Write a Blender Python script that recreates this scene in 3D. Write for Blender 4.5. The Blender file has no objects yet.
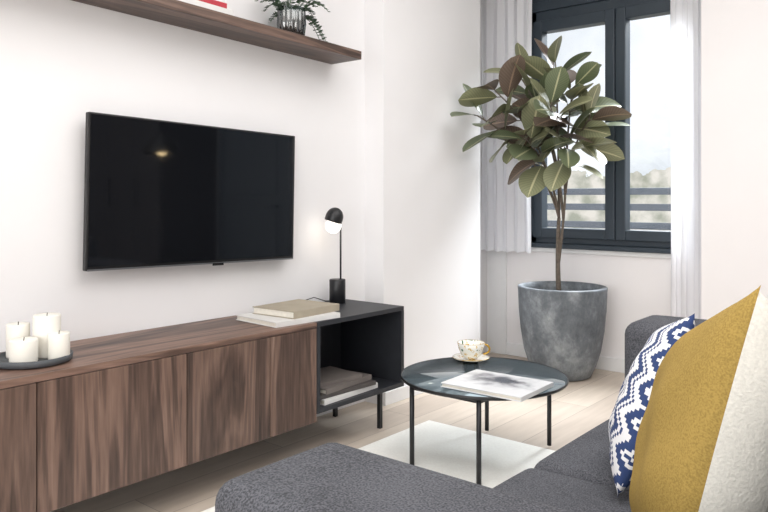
import bpy, bmesh, math, random
from mathutils import Vector, Matrix, Euler
random.seed(7)
D=bpy.data
SC=bpy.context.scene
COL=SC.collection
try:
    SC.view_settings.view_transform='Standard'
except Exception: pass

# ---------------------------------------------------------------- materials
def srgb(r,g,b):
    f=lambda c:(c/255/12.92) if c/255<=0.04045 else ((c/255+0.055)/1.055)**2.4
    return (f(r),f(g),f(b),1)
class MB:
    def __init__(s,name):
        s.m=D.materials.new(name); s.m.use_nodes=True
        s.nt=s.m.node_tree; s.b=s.nt.nodes['Principled BSDF']
        s.out=s.nt.nodes['Material Output']
    def n(s,t,**k):
        nd=s.nt.nodes.new(t)
        for a,b in k.items():
            if a in nd.inputs.keys(): nd.inputs[a].default_value=b
            else: setattr(nd,a,b)
        return nd
    def l(s,a,b): s.nt.links.new(a,b)
    def math(s,op,a,b=None,c=None):
        nd=s.nt.nodes.new('ShaderNodeMath'); nd.operation=op
        for i,v in enumerate((a,b,c)):
            if v is None: continue
            if hasattr(v,'is_linked'): s.l(v,nd.inputs[i])
            else: nd.inputs[i].default_value=v
        return nd.outputs[0]
    def obj(s,scale=(1,1,1),rot=(0,0,0)):
        tc=s.n('ShaderNodeTexCoord'); mp=s.n('ShaderNodeMapping')
        mp.inputs['Scale'].default_value=scale; mp.inputs['Rotation'].default_value=rot
        s.l(tc.outputs['Object'],mp.inputs['Vector']); return mp.outputs[0]
    def ramp(s,fac,stops,const=False):
        r=s.n('ShaderNodeValToRGB'); e=r.color_ramp.elements
        if const: r.color_ramp.interpolation='CONSTANT'
        while len(e)<len(stops): e.new(0.5)
        for i,(p,c) in enumerate(stops): e[i].position=p; e[i].color=c
        s.l(fac,r.inputs['Fac']); return r.outputs['Color']
    def bump(s,h,st=0.2,dist=0.01):
        b=s.n('ShaderNodeBump'); b.inputs['Strength'].default_value=st; b.inputs['Distance'].default_value=dist
        s.l(h,b.inputs['Height']); s.l(b.outputs[0],s.b.inputs['Normal'])
    def set(s,**k):
        for a,v in k.items(): s.b.inputs[a.replace('_',' ')].default_value=v
        return s
def plain(name,c,rough=.5,metal=0,spec=.5,noise=0.06,scale=20,bump=0):
    m=MB(name); m.set(Roughness=rough,Metallic=metal); m.b.inputs['Specular IOR Level'].default_value=spec
    nz=m.n('ShaderNodeTexNoise'); nz.inputs['Scale'].default_value=scale; nz.inputs['Detail'].default_value=4
    m.l(m.obj(),nz.inputs['Vector'])
    lo=tuple(x*(1-noise) for x in c[:3])+(1,); hi=tuple(min(1,x*(1+noise)) for x in c[:3])+(1,)
    m.l(m.ramp(nz.outputs['Fac'],[(.3,lo),(.7,hi)]),m.b.inputs['Base Color'])
    if bump: m.bump(nz.outputs['Fac'],bump,.004)
    return m.m
M={}
M['wall']=plain('wall_paint',srgb(239,238,239),.9,noise=.01,scale=3,spec=.2)
M['wallw']=plain('wall_paint_warm',srgb(243,240,240),.9,noise=.01,scale=3,spec=.2)
M['ceil']=plain('ceiling_paint',srgb(246,246,246),.9,noise=.01,spec=.2)
M['trim']=plain('trim_white',srgb(240,240,240),.5,noise=.01)
M['black']=plain('black_metal',srgb(24,25,28),.4,noise=.05)
M['blackbox']=plain('black_lacquer',srgb(38,40,45),.5,noise=.08,scale=30)
M['frame']=plain('window_frame_grey',srgb(46,57,67),.45,noise=.04)
M['pages']=plain('paper_pages',srgb(226,221,210),.8,noise=.05,scale=60)
M['tan']=plain('tan_cover',srgb(166,156,138),.7,noise=.05)
M['whitec']=plain('white_cover',srgb(220,219,217),.5,noise=.03)
M['greyc']=plain('grey_cover',srgb(110,103,99),.6)
M['dgreyc']=plain('dark_cover',srgb(75,70,68),.6)
M['redc']=plain('red_cover',srgb(176,44,58),.5)
M['soil']=plain('soil',srgb(60,48,40),.95,noise=.4,scale=80,bump=.8)
M['bark']=plain('bark',srgb(104,94,84),.85,noise=.3,scale=60,bump=.6)
M['wax']=plain('candle_wax',srgb(238,235,226),.5,noise=.01)
M['wick']=plain('wick',srgb(60,50,40),.9)
M['tray']=plain('slate_tray',srgb(82,86,90),.6,noise=.15,scale=50)
M['gold']=plain('gold_paint',srgb(206,160,50),.25,metal=.6)
M['tvbezel']=plain('tv_bezel',srgb(18,18,20),.3)
M['silver']=plain('silver',srgb(150,152,155),.3,metal=.8)
M['rug']=plain('rug_wool',srgb(252,250,244),.95,noise=.04,scale=120,bump=.3)
M['cream']=plain('cream_linen',srgb(186,182,172),.95,noise=.12,scale=200,bump=.4,spec=.1)
M['whitel']=plain('white_linen',srgb(222,219,210),.95,noise=.08,scale=200,bump=.4,spec=.1)
M['doorg']=plain('added_door_paint',srgb(104,114,124),.6)
M['addward']=plain('added_wardrobe_dark',srgb(66,64,66),.6)

def wood(name,axis,tone=1.0,off=0.0):
    m=MB(name); m.set(Roughness=.45)
    sc=[14,14,14]; sc[axis]=1.1
    v=m.obj(tuple(sc))
    ad=m.n('ShaderNodeVectorMath'); ad.operation='ADD'; ad.inputs[1].default_value=(off,off*2,off*.7); m.l(v,ad.inputs[0])
    v=ad.outputs[0]
    n1=m.n('ShaderNodeTexNoise'); n1.inputs['Scale'].default_value=.55; n1.inputs['Detail'].default_value=6; n1.inputs['Distortion'].default_value=1.4
    m.l(v,n1.inputs['Vector'])
    n2=m.n('ShaderNodeTexNoise'); n2.inputs['Scale'].default_value=6; n2.inputs['Detail'].default_value=3
    m.l(v,n2.inputs['Vector'])
    rings=m.math('SINE',m.math('MULTIPLY',n1.outputs['Fac'],38.0))
    f=m.math('ADD',m.math('MULTIPLY',n1.outputs['Fac'],.65),m.math('ADD',m.math('MULTIPLY',n2.outputs['Fac'],.28),m.math('MULTIPLY',rings,.06)))
    t=tone
    c=m.ramp(f,[(.30,srgb(52*t,38*t,33*t)),(.43,srgb(84*t,65*t,56*t)),(.55,srgb(111*t,88*t,77*t)),(.70,srgb(140*t,116*t,103*t))])
    m.l(c,m.b.inputs['Base Color']); m.bump(n2.outputs['Fac'],.08,.002)
    return m.m
for i in range(5): M['door%d'%i]=wood('walnut_front_%d'%i,2,[.95,1.05,.97,1.02,.92][i],i*3.7)
M['woodtop']=wood('walnut_top',1,1.16,2)
M['shelfw']=wood('walnut_shelf',1,.96,5)

def floor_mat():
    m=MB('oak_floor'); m.set(Roughness=.42)
    v=m.obj((1,1,1),(0,0,math.radians(90)))
    br=m.n('ShaderNodeTexBrick'); br.inputs['Scale'].default_value=1
    br.inputs['Brick Width'].default_value=1.4; br.inputs['Row Height'].default_value=.19; br.inputs['Mortar Size'].default_value=.0015
    br.inputs['Color1'].default_value=srgb(212,199,184); br.inputs['Color2'].default_value=srgb(194,180,166); br.inputs['Mortar'].default_value=srgb(150,136,124)
    m.l(v,br.inputs['Vector'])
    nz=m.n('ShaderNodeTexNoise'); nz.inputs['Scale'].default_value=3; nz.inputs['Detail'].default_value=7
    m.l(m.obj((9,1,1)),nz.inputs['Vector'])
    mx=m.n('ShaderNodeMix'); mx.data_type='RGBA'; mx.blend_type='MULTIPLY'; mx.inputs['Factor'].default_value=.5
    m.l(br.outputs['Color'],mx.inputs[6]); m.l(m.ramp(nz.outputs['Fac'],[(.3,(.72,.7,.68,1)),(.65,(1,1,1,1))]),mx.inputs[7])
    m.l(mx.outputs[2],m.b.inputs['Base Color']); return m.m
M['floor']=floor_mat()
def fabric(name,c,amp=.3,scale=220,bs=.4):
    m=MB(name); m.set(Roughness=.95); m.b.inputs['Specular IOR Level'].default_value=.12
    n1=m.n('ShaderNodeTexNoise'); n1.inputs['Scale'].default_value=scale; n1.inputs['Detail'].default_value=3
    n2=m.n('ShaderNodeTexNoise'); n2.inputs['Scale'].default_value=5; n2.inputs['Detail'].default_value=3
    v=m.obj(); m.l(v,n1.inputs['Vector']); m.l(v,n2.inputs['Vector'])
    f=m.math('ADD',m.math('MULTIPLY',n1.outputs['Fac'],.78),m.math('MULTIPLY',n2.outputs['Fac'],.22))
    lo=tuple(x*(1-amp) for x in c[:3])+(1,); hi=tuple(min(1,x*(1+amp)) for x in c[:3])+(1,)
    m.l(m.ramp(f,[(.40,lo),(.60,hi)]),m.b.inputs['Base Color']); m.bump(n1.outputs['Fac'],bs,.002)
    return m.m
M['sofa']=fabric('charcoal_tweed',srgb(84,85,90),.42,300,.4)
M['mustard']=fabric('mustard_linen',srgb(160,134,74),.16,320,.35)
def pot_mat():
    m=MB('concrete_glaze'); m.set(Roughness=.55)
    a=m.n('ShaderNodeTexNoise'); a.inputs['Scale'].default_value=6; a.inputs['Detail'].default_value=10; a.inputs['Roughness'].default_value=.72
    m.l(m.obj((1,1,.7)),a.inputs['Vector'])
    m.l(m.ramp(a.outputs['Fac'],[(.32,srgb(68,73,79)),(.5,srgb(108,114,120)),(.62,srgb(144,150,154)),(.76,srgb(180,184,186))]),m.b.inputs['Base Color'])
    m.bump(a.outputs['Fac'],.35,.01); return m.m
M['pot']=pot_mat()
def glass_thin(name,tint,rough=.02,mix=.1):
    m=MB(name); nt=m.nt
    tr=m.n('ShaderNodeBsdfTransparent'); tr.inputs[0].default_value=tint
    gl=m.n('ShaderNodeBsdfGlossy'); gl.inputs['Roughness'].default_value=rough
    mx=m.n('ShaderNodeMixShader'); mx.inputs[0].default_value=mix
    m.l(tr.outputs[0],mx.inputs[1]); m.l(gl.outputs[0],mx.inputs[2]); m.l(mx.outputs[0],m.out.inputs['Surface']); return m.m
M['pane']=glass_thin('window_glass',(.97,.98,.99,1),.02,.04)
M['vase']=glass_thin('smoked_ribbed_glass',(.45,.5,.5,1),.08,.22)
m=MB('tabletop_glass'); m.set(Roughness=.05,Metallic=.55,Base_Color=srgb(134,150,158)); m.b.inputs['Specular IOR Level'].default_value=.9; M['ttop']=m.m
m=MB('tv_screen'); m.set(Roughness=.05,Base_Color=srgb(14,16,20)); m.b.inputs['Specular IOR Level'].default_value=.85; M['screen']=m.m
def emis(name,c,s):
    m=MB(name); m.b.inputs['Base Color'].default_value=c; m.b.inputs['Emission Color'].default_value=c; m.b.inputs['Emission Strength'].default_value=s; return m.m
M['bulb']=emis('opal_bulb',(1,.95,.87,1),1.1)
M['pbulb']=emis('warm_bulb',(1,.75,.4,1),14)
def curtain_mat():
    m=MB('sheer_curtain')
    di=m.n('ShaderNodeBsdfDiffuse'); di.inputs[0].default_value=(.97,.97,1,1)
    tl=m.n('ShaderNodeBsdfTranslucent'); tl.inputs[0].default_value=(.97,.97,1,1)
    mx=m.n('ShaderNodeMixShader'); mx.inputs[0].default_value=.28
    tr=m.n('ShaderNodeBsdfTransparent'); mx2=m.n('ShaderNodeMixShader'); mx2.inputs[0].default_value=.08
    m.l(di.outputs[0],mx.inputs[1]); m.l(tl.outputs[0],mx.inputs[2]); m.l(mx.outputs[0],mx2.inputs[1]); m.l(tr.outputs[0],mx2.inputs[2])
    m.l(mx2.outputs[0],m.out.inputs['Surface']); return m.m
M['curtain']=curtain_mat()
def leaf_mat(name,c1,c2,rib):
    m=MB(name); m.set(Roughness=.38)
    uv=m.n('ShaderNodeTexCoord'); sp=m.n('ShaderNodeSeparateXYZ'); m.l(uv.outputs['UV'],sp.inputs[0])
    d=m.math('ABSOLUTE',m.math('SUBTRACT',sp.outputs[0],.5))
    vv=m.math('SINE',m.math('MULTIPLY',m.math('SUBTRACT',sp.outputs[1],m.math('MULTIPLY',d,.5)),90.0))
    base=m.ramp(m.math('ADD',m.math('MULTIPLY',vv,.12),m.math('ADD',.35,m.math('MULTIPLY',sp.outputs[1],.4))),[(.2,c1),(.8,c2)])
    mx=m.n('ShaderNodeMix'); mx.data_type='RGBA'
    m.l(m.math('LESS_THAN',d,.035),mx.inputs['Factor']); m.l(base,mx.inputs[6]); mx.inputs[7].default_value=rib
    m.l(mx.outputs[2],m.b.inputs['Base Color']); return m.m
LM=[leaf_mat('leaf_green',srgb(72,82,60),srgb(110,120,90),srgb(176,176,140)),
    leaf_mat('leaf_olive',srgb(104,108,82),srgb(146,148,116),srgb(196,192,154)),
    leaf_mat('leaf_burgundy',srgb(88,74,66),srgb(126,110,98),srgb(160,136,118)),
    leaf_mat('leaf_dark',srgb(54,62,52),srgb(80,90,76),srgb(140,136,106))]
M['fern']=plain('fern_green',srgb(84,108,84),.6,noise=.3)
M['rail']=plain('balcony_rail',srgb(70,77,86),.5)
def zig_mat():
    m=MB('blue_zigzag_fabric'); m.set(Roughness=.9)
    tc=m.n('ShaderNodeTexCoord'); sp=m.n('ShaderNodeSeparateXYZ'); m.l(tc.outputs['UV'],sp.inputs[0])
    x=m.math('MULTIPLY',sp.outputs[0],.42); y=m.math('MULTIPLY',sp.outputs[1],.42)
    qy=m.math('MULTIPLY',m.math('FLOOR',m.math('MULTIPLY',y,130.0)),1/130.0)
    tri=m.math('PINGPONG',m.math('ADD',qy,5.0),.036)
    u=m.math('ADD',m.math('ADD',x,5.0),m.math('MULTIPLY',tri,1.6))
    fr=m.math('FRACT',m.math('MULTIPLY',u,1/.10))
    st=m.math('ADD',m.math('MULTIPLY',m.math('GREATER_THAN',fr,.12),m.math('LESS_THAN',fr,.46)),
              m.math('MULTIPLY',m.math('GREATER_THAN',fr,.62),m.math('LESS_THAN',fr,.74)))
    mx=m.n('ShaderNodeMix'); mx.data_type='RGBA'; m.l(st,mx.inputs['Factor'])
    mx.inputs[6].default_value=srgb(230,230,232); mx.inputs[7].default_value=srgb(44,64,110)
    m.l(mx.outputs[2],m.b.inputs['Base Color'])
    nz=m.n('ShaderNodeTexNoise'); nz.inputs['Scale'].default_value=300; m.l(tc.outputs['Object'],nz.inputs['Vector']); m.bump(nz.outputs['Fac'],.3,.002)
    return m.m
M['zig']=zig_mat()
def flower_mat():
    m=MB('floral_porcelain'); m.set(Roughness=.15)
    v=m.n('ShaderNodeTexNoise'); v.inputs['Scale'].default_value=42; v.inputs['Detail'].default_value=2; m.l(m.obj(),v.inputs['Vector'])
    m.l(m.ramp(v.outputs['Fac'],[(0,srgb(80,110,80)),(.33,srgb(242,240,232)),(.60,srgb(214,176,80)),(.65,srgb(242,240,232)),(.72,srgb(170,60,70))],True),m.b.inputs['Base Color']); return m.m
M['floral']=flower_mat()
def cover_mat():
    # pale photographic cover: portrait-like dark figure in a light margin
    m=MB('magazine_cover'); m.set(Roughness=.25)
    tc=m.n('ShaderNodeTexCoord'); mp=m.n('ShaderNodeMapping'); mp.inputs['Location'].default_value=(-1.06,-2.44,0); m.l(tc.outputs['Object'],mp.inputs['Vector'])
    v=m.n('ShaderNodeTexNoise'); v.inputs['Scale'].default_value=14; v.inputs['Detail'].default_value=6; m.l(mp.outputs[0],v.inputs['Vector'])
    ln=m.n('ShaderNodeVectorMath'); ln.operation='LENGTH'
    sc=m.n('ShaderNodeMapping'); sc.inputs['Scale'].default_value=(.8,1.3,0); m.l(mp.outputs[0],sc.inputs['Vector']); m.l(sc.outputs[0],ln.inputs[0])
    f=m.math('ADD',m.math('MULTIPLY',ln.outputs['Value'],6.0),m.math('MULTIPLY',m.math('SUBTRACT',v.outputs['Fac'],.5),1.5))
    m.l(m.ramp(f,[(.14,srgb(74,80,90)),(.38,srgb(150,150,154)),(.6,srgb(202,204,208)),(.85,srgb(228,229,231))]),m.b.inputs['Base Color']); return m.m
M['cover']=cover_mat()

# ---------------------------------------------------------------- mesh helpers
def finish(bm,name,mats,parent=None,smooth=False,loc=(0,0,0),rot=None):
    me=D.meshes.new(name); bm.normal_update(); bm.to_mesh(me); bm.free()
    for mm in (mats if isinstance(mats,(list,tuple)) else [mats]): me.materials.append(mm)
    if smooth:
        for p in me.polygons: p.use_smooth=True
    o=D.objects.new(name,me); COL.objects.link(o); o.location=loc
    if rot: o.rotation_euler=rot
    if parent: o.parent=parent
    return o
def empty(name,loc=(0,0,0),rot=(0,0,0)):
    o=D.objects.new(name,None); COL.objects.link(o); o.location=loc; o.rotation_euler=rot; o.empty_display_size=.1; return o
def addbox(bm,x0,x1,y0,y1,z0,z1,mi=0,bev=0,seg=2):
    r=bmesh.ops.create_cube(bm,size=1)
    vs=r['verts']
    for v in vs: v.co=Vector(((x0+x1)/2+v.co.x*(x1-x0),(y0+y1)/2+v.co.y*(y1-y0),(z0+z1)/2+v.co.z*(z1-z0)))
    fs=set(f for v in vs for f in v.link_faces)
    for f in fs: f.material_index=mi
    if bev:
        es=list(set(e for v in vs for e in v.link_edges))
        rr=bmesh.ops.bevel(bm,geom=es,offset=bev,segments=seg,profile=.5,affect='EDGES')
        for f in rr['faces']: f.material_index=mi
def box(name,x0,x1,y0,y1,z0,z1,mat,parent=None,bev=0,seg=2,smooth=False):
    bm=bmesh.new(); addbox(bm,x0,x1,y0,y1,z0,z1,0,bev,seg); return finish(bm,name,mat,parent,smooth)
def lathe(bm,prof,cx=0,cy=0,seg=40,mi=0,cap=True,fn=None):
    rings=[]
    for r,z in prof:
        ring=[]
        for i in range(seg):
            a=2*math.pi*i/seg; rr=r*(fn(a,z) if fn else 1)
            ring.append(bm.verts.new((cx+rr*math.cos(a),cy+rr*math.sin(a),z)))
        rings.append(ring)
    for k in range(len(rings)-1):
        for i in range(seg):
            f=bm.faces.new((rings[k][i],rings[k][(i+1)%seg],rings[k+1][(i+1)%seg],rings[k+1][i])); f.material_index=mi; f.smooth=True
    if cap:
        f=bm.faces.new(list(reversed(rings[0]))); f.material_index=mi
        f=bm.faces.new(rings[-1]); f.material_index=mi
    return rings
def tube(bm,pts,rads,seg=10,mi=0):
    pts=[Vector(p) for p in pts]; prev=None; rings=[]
    for i,p in enumerate(pts):
        t=(pts[min(i+1,len(pts)-1)]-pts[max(i-1,0)]).normalized()
        ref=prev if prev is not None else (Vector((1,0,0)) if abs(t.x)<.9 else Vector((0,1,0)))
        u=(ref-t*ref.dot(t)).normalized(); w=t.cross(u); prev=u
        r=rads[i] if isinstance(rads,(list,tuple)) else rads
        rings.append([bm.verts.new(p+u*r*math.cos(2*math.pi*k/seg)+w*r*math.sin(2*math.pi*k/seg)) for k in range(seg)])
    for k in range(len(rings)-1):
        for i in range(seg):
            f=bm.faces.new((rings[k][i],rings[k][(i+1)%seg],rings[k+1][(i+1)%seg],rings[k+1][i])); f.material_index=mi; f.smooth=True
    f=bm.faces.new(list(reversed(rings[0]))); f.material_index=mi
    f=bm.faces.new(rings[-1]); f.material_index=mi

# ---------------------------------------------------------------- room shell
RX=4.3; NY=-2.4; BY=4.33; CZ=2.62
box('floor',-.45,RX+.15,NY,BY+.25,-.1,0,M['floor'])
box('ceiling',-.45,RX+.15,NY,BY+.25,CZ,CZ+.12,M['ceil'])
bm=bmesh.new()
addbox(bm,-.45,0,NY,2.85,0,CZ); addbox(bm,-.45,.13,2.85,3.78,0,CZ); addbox(bm,-.45,-.15,3.78,BY+.25,0,CZ)
finish(bm,'wall_left',M['wall'])
WX0,WX1,WZ0,WZ1=.17,1.32,.775,2.48
bm=bmesh.new()
addbox(bm,-.15,WX0,BY,BY+.25,0,CZ); addbox(bm,WX0,WX1,BY,BY+.25,0,WZ0); addbox(bm,WX0,WX1,BY,BY+.25,WZ1,CZ)
addbox(bm,WX1,1.36,BY,BY+.25,0,CZ)
addbox(bm,1.335,RX+.15,4.08,BY+.25,0,CZ)
finish(bm,'wall_back',M['wallw'])
box('wall_right',RX,RX+.15,NY,4.08,0,CZ,M['wallw'])
bm=bmesh.new()
addbox(bm,0,1.335,BY-.014,BY,0,.085,0,.004); finish(bm,'baseboard_back',M['trim'])
bm=bmesh.new()
addbox(bm,.13,.142,2.85,3.78,0,.07,0,.003); finish(bm,'baseboard_left',M['trim'])
box('trim_1',-.15,0,BY-.02,BY,0,WZ0-.02,M['trim'],bev=.003)
box('trim_2',0,1.335,BY-.02,BY,WZ0-.06,WZ0-.03,M['trim'],bev=.004)
# far right corner mirrored in the TV; door and cupboard added for its reflection
DR=empty('door_1')
bm=bmesh.new()
addbox(bm,2.0,2.07,4.04,4.078,0.001,2.12,0,.003); addbox(bm,2.88,2.95,4.04,4.078,0.001,2.12,0,.003); addbox(bm,2.07,2.88,4.04,4.078,2.06,2.12,0,.003)
addbox(bm,2.07,2.88,4.06,4.078,0.005,2.06,0,.002); addbox(bm,2.17,2.78,4.052,4.06,.15,.95,0,.003); addbox(bm,2.17,2.78,4.052,4.06,1.1,1.95,0,.003)
tube(bm,[(2.16,4.058,1.0),(2.16,4.01,1.0),(2.27,4.005,1.0)],.009)
finish(bm,'added_leaf_casing',M['doorg'],DR)
WR=empty('added_wardrobe')  # unseen dark block, added so the TV reflection reads darker
bm=bmesh.new(); addbox(bm,3.0,4.28,3.5,4.07,0.001,2.2,0,.004)
for i in range(3):
    x=3.005+i*.423; addbox(bm,x,x+.418,3.482,3.499,.08,2.19,0,.003); addbox(bm,x+.37,x+.382,3.46,3.482,1.0,1.25,0,.002)
finish(bm,'body',M['addward'],WR)
PN=empty('pendant_lamp',(2.62,3.25,1.42))
bm=bmesh.new(); lathe(bm,[(.15,0),(.14,.03),(.10,.09),(.04,.14),(.02,.16),(.001,.165)],seg=40,cap=False); tube(bm,[(0,0,.16),(0,0,CZ-1.42)],.004,8); lathe(bm,[(.05,CZ-1.42-.03),(.05,CZ-1.4201)],seg=24); finish(bm,'shade_and_cord',M['black'],PN)
bm=bmesh.new(); bmesh.ops.create_uvsphere(bm,u_segments=20,v_segments=12,radius=.045); finish(bm,'bulb',M['pbulb'],PN,True,loc=(0,0,.03))

# window
W=empty('window_1',(0,0,0))
bm=bmesh.new()
fy0,fy1=BY-.01,BY+.09
addbox(bm,WX0,WX0+.06,fy0,fy1,WZ0,2.3,0,.004); addbox(bm,WX1-.06,WX1,fy0,fy1,WZ0,2.3,0,.004)
addbox(bm,WX0,WX1,fy0,fy1,WZ0,WZ0+.05,0,.004); addbox(bm,WX0,WX1,fy0,fy1,2.22,2.3,0,.004)
finish(bm,'outer_frame',M['frame'],W)
mid=.765
for k,(a,b) in enumerate(((WX0+.045,mid+.003),(mid+.008,WX1-.045))):
    bm=bmesh.new(); y0,y1=BY-.035,BY+.05; s=.062
    addbox(bm,a,a+s,y0,y1,WZ0+.035,2.235,0,.006); addbox(bm,b-s,b,y0,y1,WZ0+.035,2.235,0,.006)
    addbox(bm,a+s,b-s,y0,y1,WZ0+.035,WZ0+.10,0,.006); addbox(bm,a+s,b-s,y0,y1,2.16,2.235,0,.006)
    finish(bm,'sash_%d'%(k+1),M['frame'],W)
    box('pane_%d'%(k+1),a+s,b-s,BY+.01,BY+.016,WZ0+.10,2.16,M['pane'],W)
bm=bmesh.new(); tube(bm,[(mid-.03,BY-.035,1.36),(mid-.03,BY-.07,1.36),(mid-.03,BY-.075,1.25)],.009)
finish(bm,'handle',M['frame'],W)
bm=bmesh.new(); addbox(bm,WX0,WX1,BY-.02,BY+.09,2.3,2.36,0,.004); addbox(bm,WX0,WX1,BY-.005,BY+.09,2.36,WZ1,0,.004)
finish(bm,'shutter_box',M['frame'],W)
box('sill',WX0-.02,WX1,BY-.05,BY+.0,WZ0-.03,WZ0,M['frame'],W,bev=.004)

# outside
R=empty('balcony_railing')
bm=bmesh.new()
for z in (.86,1.0,1.12): addbox(bm,-2.5,4.5,5.4,5.44,z-.026,z+.026,0,.004)
for x in (-1.6,-.9,2.0,3.4): addbox(bm,x,x+.05,5.42,5.47,-.1,1.15)
addbox(bm,-2.5,4.5,4.6,5.6,-.3,-.1)
finish(bm,'slats',M['rail'],R)

# curtains
def curtain(name,x0,x1,y,z0,z1,n,amp,ph=0):
    bm=bmesh.new(); nu=n*14; nv=24; g=[]
    for j in range(nv+1):
        t=j/nv; z=z0+(z1-z0)*t; row=[]
        for i in range(nu+1):
            s=i/nu
            w=math.sin(2*math.pi*n*s+ph+.5*math.sin(3*t+5*s))
            yy=y+amp*(1-.35*t)*w+.008*math.sin(9*s+4*t)
            xx=x0+(x1-x0)*s+.008*math.sin(4*math.pi*n*s+ph)
            row.append(bm.verts.new((xx,yy,z+.006*math.sin(2*math.pi*n*s)*(1-t))))
        g.append(row)
    for j in range(nv):
        for i in range(nu): bm.faces.new((g[j][i],g[j][i+1],g[j+1][i+1],g[j+1][i]))
    return finish(bm,name,M['curtain'],smooth=True)
curtain('curtain',-.13,.255,4.2,.715,2.58,5,.019)
curtain('curtain',1.125,1.31,4.2,.39,2.58,3,.017,1)
bm=bmesh.new(); tube(bm,[(-.149,4.2,2.6),(1.33,4.2,2.6)],.012); finish(bm,'curtain_rail',M['trim'])

# ---------------------------------------------------------------- sideboard
S=empty('sideboard')
FX=.41; ZT=.562; ZB=.186; YL=.30; YM=2.088; YR=2.664
bm=bmesh.new()
addbox(bm,.012,FX-.02,YL,YM,ZB-.0,ZT-.022); finish(bm,'carcass',M['blackbox'],S)
box('wood_top',.012,FX,YL,YM-.0,ZT-.022,ZT,M['woodtop'],S,bev=.002)
seams=[YL,.955,1.463,1.837,YM]
for i in range(4):
    box('front_panel_%d'%(i+1),FX-.02,FX,seams[i]+.0015,seams[i+1]-.0015,.155,ZT-.024,M['door%d'%i],S,bev=.0015)
bm=bmesh.new()
addbox(bm,.012,FX,YM+.001,YR,ZT-.02,ZT,0,.0015); addbox(bm,.012,FX,YM+.001,YR,ZB,ZB+.02,0,.0015)
addbox(bm,.012,FX,YM+.001,YM+.02,ZB+.02,ZT-.02); addbox(bm,.012,FX,YR-.02,YR,ZB+.02,ZT-.02,0,.0)
addbox(bm,.012,.022,YM+.02,YR-.02,ZB+.02,ZT-.02)
finish(bm,'open_cabinet',M['blackbox'],S)
bm=bmesh.new()
for x in (.06,.345):
    for y in (YR-.1,YL+.25): addbox(bm,x-.009,x+.009,y-.009,y+.009,0,ZB)
finish(bm,'legs',M['black'],S)

# TV
T=empty('television',(.055,1.785,1.083),(math.radians(-1.2),0,0))
hw,hh=.498,.283
bm=bmesh.new(); addbox(bm,-.012,.014,-hw,hw,-hh,hh,0,.004); addbox(bm,-.03,-.012,-.3,.3,-.2,.12,0,.006); finish(bm,'casing',M['tvbezel'],T)
box('screen',.0141,.0155,-hw+.008,hw-.008,-hh+.016,hh-.008,M['screen'],T)
box('bottom_strip',.0141,.0165,-hw+.004,hw-.004,-hh,-hh+.006,M['silver'],T)
box('badge',.014,.018,.045,.10,-hh-.007,-hh+.004,M['tvbezel'],T,bev=.001)
box('mount',-.05,-.03,-.12,.12,-.1,.1,M['black'],T)

# wall shelf (hangs a touch out of level)
SHT=math.radians(-1.6)
o=box('wall_shelf',0.001,.2,-2.2,0,0,.04,M['shelfw'],bev=.002); o.location=(0,2.60,1.737); o.rotation_euler=(SHT,0,0)
def shz(y): return 1.737+.0403+(2.60-y)*math.tan(-SHT)

# book stacks
def book(bm,x0,x1,y0,y1,z0,z1,cm,pm,ang=0):
    cx,cy=(x0+x1)/2,(y0+y1)/2
    before=len(bm.verts); t=.003 if z1-z0>.012 else .0015
    addbox(bm,x0,x1,y0,y1,z0,z0+t,cm); addbox(bm,x0,x1,y0,y1,z1-t,z1,cm); addbox(bm,x1-t,x1,y0,y1,z0+t,z1-t,cm)
    addbox(bm,x0+.004,x1-t,y0+.004,y1-.004,z0+t,z1-t,pm)
    bm.verts.ensure_lookup_table()
    rot=Matrix.Rotation(ang,4,'Z')
    for v in bm.verts[before:]:
        p=rot@Vector((v.co.x-cx,v.co.y-cy,0)); v.co.x=cx+p.x; v.co.y=cy+p.y
bm=bmesh.new()
book(bm,.125,.395,1.90,2.24,ZT+.001,ZT+.022,1,0,math.radians(-4))
book(bm,.135,.375,1.98,2.26,ZT+.0225,ZT+.052,2,0,math.radians(3))
finish(bm,'book_stack',[M['pages'],M['whitec'],M['tan']])
bm=bmesh.new()
z=ZB+.0205
book(bm,.12,.39,2.14,2.50,z,z+.022,1,0,.04); book(bm,.14,.39,2.14,2.48,z+.0225,z+.04,2,0,-.05)
book(bm,.13,.38,2.15,2.47,z+.0405,z+.062,3,0,.08); book(bm,.14,.36,2.14,2.42,z+.0625,z+.078,3,0,-.1)
finish(bm,'book_stack',[M['pages'],M['whitec'],M['dgreyc'],M['greyc']])
bm=bmesh.new(); z=.001
book(bm,.03,.185,-.15,.15,z,z+.0245,1,0,.02); book(bm,.035,.18,-.14,.12,z+.025,z+.045,2,0,-.03); book(bm,.04,.18,-.11,.11,z+.0455,z+.077,1,0,.03)
finish(bm,'book_stack',[M['pages'],M['whitec'],M['redc']],loc=(0,1.69,shz(1.69)),rot=(SHT,0,0))

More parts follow.
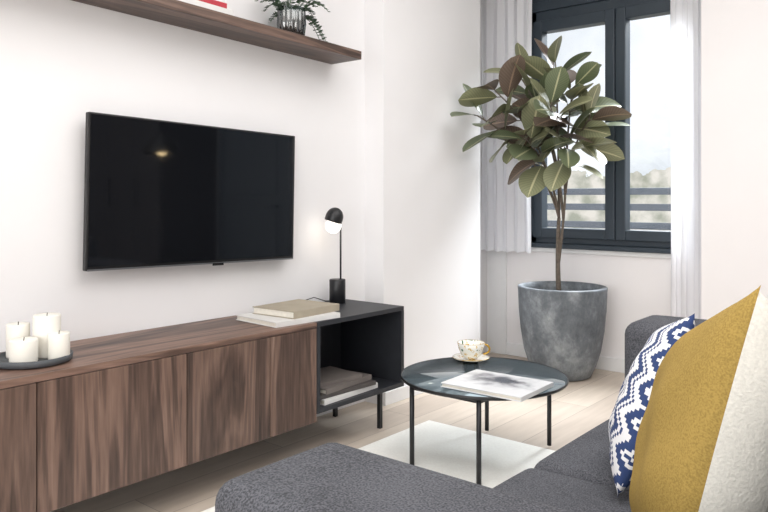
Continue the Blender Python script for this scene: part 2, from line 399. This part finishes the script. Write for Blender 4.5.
# vase with fern
V=empty('potted_fern',(.11,2.226,shz(2.17)))
bm=bmesh.new()
rib=lambda a,z:1+.035*math.cos(a*18)
lathe(bm,[(.045,0),(.058,.01),(.064,.06),(.062,.11),(.058,.135),(.055,.135),(.058,.11),(.06,.06),(.054,.014),(.01,.01)],seg=108,fn=rib)
finish(bm,'glass_vase',M['vase'],V)
bm=bmesh.new(); lathe(bm,[(.02,.02),(.05,.022),(.054,.08),(.01,.085)],seg=24); finish(bm,'soil',M['soil'],V,True)
bm=bmesh.new()
for k in range(22):
    a=random.uniform(0,6.28); L=random.uniform(.10,.2); up=random.uniform(.6,1.4)
    if k<6: a=math.radians(random.uniform(60,120)); up=.4; L=.18
    pts=[]
    for i in range(9):
        t=i/8; r=.03+L*.75*t
        x=r*math.cos(a)
        if x<-.09: x=-.09
        pts.append(Vector((x,r*math.sin(a),.09+L*up*t*1.5-L*1.1*t*t)))
    tube(bm,pts,.0015,5)
    for i in range(2,9):
        for sgn in (-1,1):
            for sub in (0,.5):
                p=pts[i]*(1-sub)+pts[i-1]*sub
                sd=Vector((-math.sin(a),math.cos(a),0))*sgn
                d=(sd+Vector((math.cos(a),math.sin(a),0))*.4+Vector((0,0,random.uniform(-.3,.4)))).normalized(); q=d.cross(Vector((0,0,1))).normalized()*.008
                l=.032*(1.1-.6*i/8)
                p2=p+d*l
                if p2.x<-.1: continue
                bm.faces.new([bm.verts.new(c) for c in (p,p+d*l*.5+q,p2,p+d*l*.5-q)])
finish(bm,'fronds',M['fern'],V)

# candles on tray
C=empty('candle_tray',(.239,1.021,ZT+.0005))
bm=bmesh.new(); lathe(bm,[(.10,0),(.112,.004),(.115,.022),(.110,.023),(.106,.012),(.02,.011)],seg=56); finish(bm,'tray',M['tray'],C)
def cand(n,x,y,r,h):
    bm=bmesh.new(); lathe(bm,[(r*.96,.0115),(r,.016),(r,h-.004),(r*.95,h),(r*.6,h-.004),(.002,h-.005)],x,y,36)
    tube(bm,[(x,y,h-.006),(x+.002,y,h+.002),(x+.003,y,h+.006)],.0012,6,1)
    finish(bm,n,[M['wax'],M['wick']],C)
cand('candle_1',.036,-.044,.040,.082); cand('candle_2',.002,.042,.041,.142); cand('candle_3',.064,.050,.032,.092); cand('candle_4',-.058,-.020,.034,.115)

# table lamp
Lp=empty('table_lamp',(.10,2.537,ZT+.0005))
bm=bmesh.new(); lathe(bm,[(.037,0),(.039,.002),(.039,.112),(.037,.115),(.006,.115)],seg=40)
tube(bm,[(.008,.014,.11),(.008,.014,.435)],.0045,10)
tube(bm,[(.008,.014,.40),(-.0,-.0,.40),(-.005,-.02,.40)],.004,8)
finish(bm,'base_and_stem',M['black'],Lp)
bm=bmesh.new()
prof=[(.041,-.014),(.043,-.008),(.043,.010)]+[(.043*math.cos(t),.01+.048*math.sin(t)) for t in [i*math.pi/2/8 for i in range(1,8)]]+[(.001,.058)]
lathe(bm,prof,seg=36,cap=False)
o=finish(bm,'shade',M['black'],Lp,loc=(-.004,-.022,.405),rot=(math.radians(-14),math.radians(12),0))
sm=o.modifiers.new('s','SOLIDIFY'); sm.thickness=.002
bm=bmesh.new(); bmesh.ops.create_uvsphere(bm,u_segments=28,v_segments=18,radius=.039)
finish(bm,'bulb_globe',M['bulb'],Lp,True,loc=(-.004,-.024,.375))
bm=bmesh.new(); tube(bm,[(-.035,0,.006),(-.055,-.03,.008),(-.07,-.09,.03),(-.08,-.14,.02),(-.085,-.17,.004)],.0022,6); finish(bm,'cable',M['black'],Lp)

# rug
bm=bmesh.new(); addbox(bm,.47,2.05,1.0,2.78,.0005,.012,0,.004); finish(bm,'rug',M['rug'])

# coffee table
CT=empty('coffee_table',(.921,2.541,.0125)); th=.328
bm=bmesh.new(); lathe(bm,[(.325,th-.012),(.334,th-.012),(.34,th-.008),(.34,th+.002),(.337,th+.003),(.335,th)],seg=96,cap=False)
finish(bm,'rim',M['black'],CT)
bm=bmesh.new(); lathe(bm,[(.335,th-.010),(.335,th),(.001,th)],seg=96); finish(bm,'glass_top',M['ttop'],CT)
bm=bmesh.new()
for x in (-.155,.155):
    for y in (-.28,.28): tube(bm,[(x,y,0),(x,y,th-.012)],.0095,10)
    addbox(bm,x-.007,x+.007,-.28,.28,th-.026,th-.012)
for y in (-.28,.28): addbox(bm,-.155,.155,y-.007,y+.007,th-.026,th-.012)
finish(bm,'frame_legs',M['black'],CT)
zt=.0125+th+.0005
bm=bmesh.new()
book(bm,.895,1.235,2.275,2.545,zt+.003,zt+.020,1,0,math.radians(2))
finish(bm,'magazine',[M['pages'],M['cover']])
CU=empty('teacup_and_saucer',(.739,2.731,zt))
bm=bmesh.new(); lathe(bm,[(.03,0),(.04,.003),(.078,.013),(.083,.017),(.081,.018),(.05,.009),(.002,.007)],seg=48); finish(bm,'saucer',M['floral'],CU)
bm=bmesh.new(); lathe(bm,[(.024,.009),(.026,.013),(.044,.028),(.056,.055),(.062,.082),(.060,.082),(.053,.055),(.04,.03),(.002,.016)],seg=48); finish(bm,'cup',M['floral'],CU)
bm=bmesh.new(); pts=[(.053+.030*math.sin(t),0,.052+.022*math.cos(t)) for t in [i*math.pi/10 for i in range(11)]]
pts=[(p[0]*.77,p[0]*.64,p[2]) for p in pts]
tube(bm,pts,.004,8)
finish(bm,'handle',M['gold'],CU)
bm=bmesh.new(); lathe(bm,[(.0615,.0812),(.0625,.082),(.0615,.0828),(.060,.082)],seg=48,cap=False); lathe(bm,[(.082,.0165),(.0836,.0175),(.082,.0185)],seg=48,cap=False); finish(bm,'gold_rims',M['gold'],CU)

# ---------------------------------------------------------------- rubber plant
P=empty('potted_rubber_plant',(.55,4.03,0))
bm=bmesh.new()
lathe(bm,[(.15,0),(.170,.008),(.198,.07),(.226,.16),(.246,.28),(.257,.40),(.261,.49),(.262,.512),(.264,.53),(.262,.538),(.256,.54),(.236,.54),(.232,.50),(.228,.46)],seg=72,cap=False)
bm2=[bm.verts.new((.15*math.cos(2*math.pi*i/72),.15*math.sin(2*math.pi*i/72),0)) for i in range(72)]
bm.faces.new(bm2)
finish(bm,'pot',M['pot'],P)
bm=bmesh.new(); lathe(bm,[(.232,.47),(.12,.485),(.001,.49)],seg=40); finish(bm,'soil',M['soil'],P)
O=Vector((.55,4.03,0))
def bez(p0,p1,p2,n=10):
    return [p0*(1-t)**2+p1*2*t*(1-t)+p2*t*t for t in [i/n for i in range(n+1)]]
random.seed(33)
tips=[(.285,3.50,1.54),(.36,3.58,1.68),(.427,3.738,1.78),(.592,3.86,1.84),(.70,3.86,1.70),(.80,3.86,1.52),(.497,3.66,1.42),(.64,3.70,1.58),(.46,3.90,1.62),(.70,3.78,1.38)]
bm=bmesh.new(); lf=bmesh.new(); uvl=lf.loops.layers.uv.new('UVMap')
fork=Vector((.545,4.0,.95))
tr=bez(Vector((.53,4.03,.48)),Vector((.52,4.02,.7)),fork,8)
tube(bm,[p-O for p in tr],[.016-.0006*i for i in range(9)],10)
tr2=bez(tr[3],Vector((.57,4.01,.9)),Vector((.60,3.97,1.1)),8)
tube(bm,[p-O for p in tr2],[.010-.0004*i for i in range(9)],8)
def leaf(p,d,L,Wd,mi,curl,roll):
    up=Vector((0,0,1)); d=d.normalized()
    s=d.cross(up)
    if s.length<.05: s=Vector((1,0,0))
    s.normalize(); n=s.cross(d).normalized()
    rm=Matrix.Rotation(roll,3,d); s=rm@s; n=rm@n
    N=12; rows=[]
    def pt(t): return p+d*L*t-n*curl*L*t*t
    q0=p-O
    for i in range(N+1):
        t=i/N
        w=Wd*(math.sin(math.pi*t**1.25)**.60) if 0<t<1 else .0015
        c=pt(.10+.90*t)
        row=[]
        for k,(ss,h) in enumerate(((-1,.20),(-.5,.06),(0,0),(.5,.06),(1,.20))):
            row.append((c+s*w*ss+n*h*w-O, .5+.5*ss*(w/Wd if Wd else 0), t))
        rows.append(row)
    for row in rows:
        for (c,_,_) in row:
            w=c+O
            if w.y>4.15 or (w.x<.15 and w.y<3.8) or w.x<-.1 or w.z>2.08: return False
    tube(bm,[q0,pt(.12)-O],.0032,6,0)
    vs=[[lf.verts.new(c) for (c,_,_) in row] for row in rows]
    for i in range(N):
        for k in range(4):
            f=lf.faces.new((vs[i][k],vs[i][k+1],vs[i+1][k+1],vs[i+1][k])); f.material_index=mi; f.smooth=True
            for lp,(a,b) in zip(f.loops,((i,k),(i,k+1),(i+1,k+1),(i+1,k))): lp[uvl].uv=(.5+.25*(b-2),rows[a][b][2])
    return True
for bi,tp in enumerate(tips):
    tp=Vector(tp); st=tr2[-1] if bi in (4,5,7,9) else fork
    if bi in (2,8): st=tr2[5]
    h=Vector(((st.x*1.6+tp.x*.4)/2,(st.y*1.6+tp.y*.4)/2,st.z+(tp.z-st.z)*.65))
    c=bez(st,h,tp,12)
    tube(bm,[q-O for q in c],[.0085-.0004*i for i in range(13)],8)
    nl=9
    for k in range(nl):
        f=k/(nl-1); t=.56+.44*f; idx=t*12; i0=min(11,int(idx)); pos=c[i0].lerp(c[i0+1],idx-i0)
        axis=(c[i0+1]-c[i0]).normalized()
        for tries in range(8):
            a=k*2.4+bi*1.3+tries*1.05
            u=axis.orthogonal().normalized(); w=axis.cross(u)
            rad=u*math.cos(a)+w*math.sin(a)
            upw=.25+1.2*f**1.6
            d=rad+axis*upw*.9+Vector((0,0,.12-.32*(1-f)+random.uniform(-.15,.15)))
            L=random.uniform(.24,.30)*(1-.2*(f>.93))*(.85 if tries>4 else 1)
            mi=random.choices([0,1,2,3],[6,6,4,1])[0]
            if leaf(pos,d,L,L*random.uniform(.24,.29),mi,random.uniform(.0,.28),random.uniform(-.9,.9)): break
finish(bm,'trunk_and_branches',M['bark'],P)
finish(lf,'leaves',LM,P)

# ---------------------------------------------------------------- sofa
SF=empty('sofa')
def cushion(name,x0,x1,y0,y1,z0,z1,puff=.02,bev=.05,mat=None):
    bm=bmesh.new(); addbox(bm,x0,x1,y0,y1,z0,z1,0,bev,5)
    bmesh.ops.subdivide_edges(bm,edges=[e for e in bm.edges if e.calc_length()>.15],cuts=9,use_grid_fill=True)
    cx,cy=(x0+x1)/2,(y0+y1)/2
    for v in bm.verts:
        a=max(0,1-((v.co.x-cx)/((x1-x0)/2))**2); b=max(0,1-((v.co.y-cy)/((y1-y0)/2))**2)
        if v.co.z>(z0+z1)/2: v.co.z+=puff*(a*b)**.6
    return finish(bm,name,mat or M['sofa'],SF,True)
SX=1.615; SB=2.56
cushion('base',SX+.04,SB,.70,2.58,.06,.25,0,.03)
cushion('arm_near',SX-.005,SB,.655,.925,.06,.65,.004,.035)
cushion('arm_far',SX-.04,SB,2.345,2.60,.06,.658,.006,.045)
cushion('backrest',2.36,SB+.02,.67,2.59,.06,.80,.006,.05)
cushion('seat_cushion_1',SX+.03,2.36,.928,1.575,.25,.425,.02,.035)
cushion('seat_cushion_2',SX+.03,2.36,1.579,2.343,.25,.425,.02,.035)
bm=bmesh.new()
for x in (SX+.08,2.5):
    for y in (.76,2.5): lathe(bm,[(.018,.0125 if x<2.1 else 0),(.022,.07)],x,y,16)
finish(bm,'feet',M['black'],SF)

# pillows, each draped between its four real corners (top-near, top-far, bottom-near, bottom-far)
def pillow(name,TN,TF,BN,BF,tf,tb,mats):
    TN,TF,BN,BF=map(Vector,(TN,TF,BN,BF)); ctr=(TN+TF+BN+BF)/4
    r=((TN+BN)-(TF+BF)).normalized(); u=((TN+TF)-(BN+BF)).normalized(); n=r.cross(u).normalized()
    if n.x>0: n=-n      # front face looks into the room (-X)
    bm=bmesh.new(); uvl=bm.loops.layers.uv.new('UVMap'); N=30; sides=[]
    for side,T in ((1,tf),(-1,tb)):
        g=[]
        for j in range(N+1):
            row=[]
            for i in range(N+1):
                a=-1+2*i/N; b=-1+2*j/N
                a2=a*(1-.06*(1-b*b)*abs(a)**2); b2=b*(1-.06*(1-a*a)*abs(b)**2)
                s=(a2+1)/2; t=(b2+1)/2
                p=(BF*(1-s)+BN*s)*(1-t)+(TF*(1-s)+TN*s)*t
                e=max(0,(1-abs(a)**2.8))*max(0,(1-abs(b)**2.8))
                z=T*e**.55+.004*math.sin(6*a+2*b)*e+.003*math.sin(9*b-4*a)*e
                row.append(bm.verts.new(p+n*side*z-ctr))
            g.append(row)
        sides.append(g)
    for si,g in enumerate(sides):
        for j in range(N):
            for i in range(N):
                ks=((j,i),(j,i+1),(j+1,i+1),(j+1,i))
                f=bm.faces.new([g[y][x] for y,x in ks]); f.smooth=True
                if len(mats)>1 and si==1: f.material_index=1 if i<N-3 else 2
                for lp,(y,x) in zip(f.loops,ks): lp[uvl].uv=(x/N,y/N)
    bmesh.ops.remove_doubles(bm,verts=bm.verts,dist=.0004)
    bmesh.ops.recalc_face_normals(bm,faces=bm.faces)
    return finish(bm,name,mats,None,False,loc=ctr)
pillow('mustard_pillow',(2.265,1.10,.95),(2.055,1.435,.80),(2.165,1.03,.475),(2.00,1.37,.455),.058,.145,[M['mustard'],M['cream'],M['whitel']])
pillow('patterned_pillow',(2.03,1.60,.825),(1.885,1.89,.74),(1.925,1.44,.455),(1.79,1.77,.455),.055,.055,[M['zig']])

# ---------------------------------------------------------------- lights
w=D.worlds.new('sky'); SC.world=w; w.use_nodes=True
nt=w.node_tree; bg=nt.nodes['Background']
def N_(t): return nt.nodes.new(t)
tc=N_('ShaderNodeTexCoord'); nz=N_('ShaderNodeTexNoise'); nz.inputs['Scale'].default_value=5; nz.inputs['Detail'].default_value=6
rp=N_('ShaderNodeValToRGB'); rp.color_ramp.elements[0].position=.38; rp.color_ramp.elements[0].color=(.60,.63,.66,1); rp.color_ramp.elements[1].position=.6; rp.color_ramp.elements[1].color=(.84,.85,.86,1)
nt.links.new(tc.outputs['Generated'],nz.inputs['Vector']); nt.links.new(nz.outputs['Fac'],rp.inputs['Fac'])
sp=N_('ShaderNodeSeparateXYZ'); nt.links.new(tc.outputs['Generated'],sp.inputs[0])
nh=N_('ShaderNodeTexNoise'); nh.inputs['Scale'].default_value=40; nh.inputs['Detail'].default_value=6; nt.links.new(tc.outputs['Generated'],nh.inputs['Vector'])
ma=N_('ShaderNodeMath'); ma.operation='MULTIPLY_ADD'; nt.links.new(nh.outputs['Fac'],ma.inputs[0]); ma.inputs[1].default_value=.06; ma.inputs[2].default_value=.005
lt=N_('ShaderNodeMath'); lt.operation='LESS_THAN'; nt.links.new(sp.outputs[2],lt.inputs[0]); nt.links.new(ma.outputs[0],lt.inputs[1])
rh=N_('ShaderNodeValToRGB'); rh.color_ramp.elements[0].position=.38; rh.color_ramp.elements[0].color=srgb(150,152,138); rh.color_ramp.elements[1].position=.6; rh.color_ramp.elements[1].color=srgb(208,203,194)
nt.links.new(nh.outputs['Fac'],rh.inputs['Fac'])
mx=N_('ShaderNodeMix'); mx.data_type='RGBA'; nt.links.new(lt.outputs[0],mx.inputs['Factor']); nt.links.new(rp.outputs['Color'],mx.inputs[6]); nt.links.new(rh.outputs['Color'],mx.inputs[7])
nt.links.new(mx.outputs[2],bg.inputs['Color'])
bg.inputs['Strength'].default_value=1.5
def area(name,loc,target,sx,sy,p,c):
    l=D.lights.new(name,'AREA'); l.shape='RECTANGLE'; l.size=sx; l.size_y=sy; l.energy=p; l.color=c
    o=D.objects.new(name,l); COL.objects.link(o); o.location=loc
    o.rotation_euler=(Vector(target)-Vector(loc)).to_track_quat('-Z','Y').to_euler(); return o
area('ceiling_fill',(2.0,1.7,2.58),(2.0,1.7,0),2.6,3.0,60,(1,.985,.975))  # added soft fill under the ceiling, not a fixture of the room
area('daylight_window',(1.0,6.2,3.9),(1.1,3.2,.9),2.4,1.8,800,(.95,.98,1))
area('rear_fill',(2.4,-2.2,1.5),(1.6,3.5,1.2),3,2,74,(1,.99,.985))  # added fill from behind the camera, no window modelled there
pl=D.lights.new('lamp_light','POINT'); pl.energy=.15; pl.color=(1,.88,.72); pl.shadow_soft_size=.03
o=D.objects.new('lamp_light',pl); COL.objects.link(o); o.parent=Lp; o.location=(.0,-.03,.315)

# ---------------------------------------------------------------- camera
th_=math.radians(39.71)
cam=D.cameras.new('camera'); co=D.objects.new('camera',cam); COL.objects.link(co)
co.location=(2.5,0,1.07); co.rotation_euler=(math.radians(90),0,th_)
cam.sensor_width=36; cam.lens=33.75; cam.shift_y=-58/768; cam.clip_start=.05
SC.camera=co
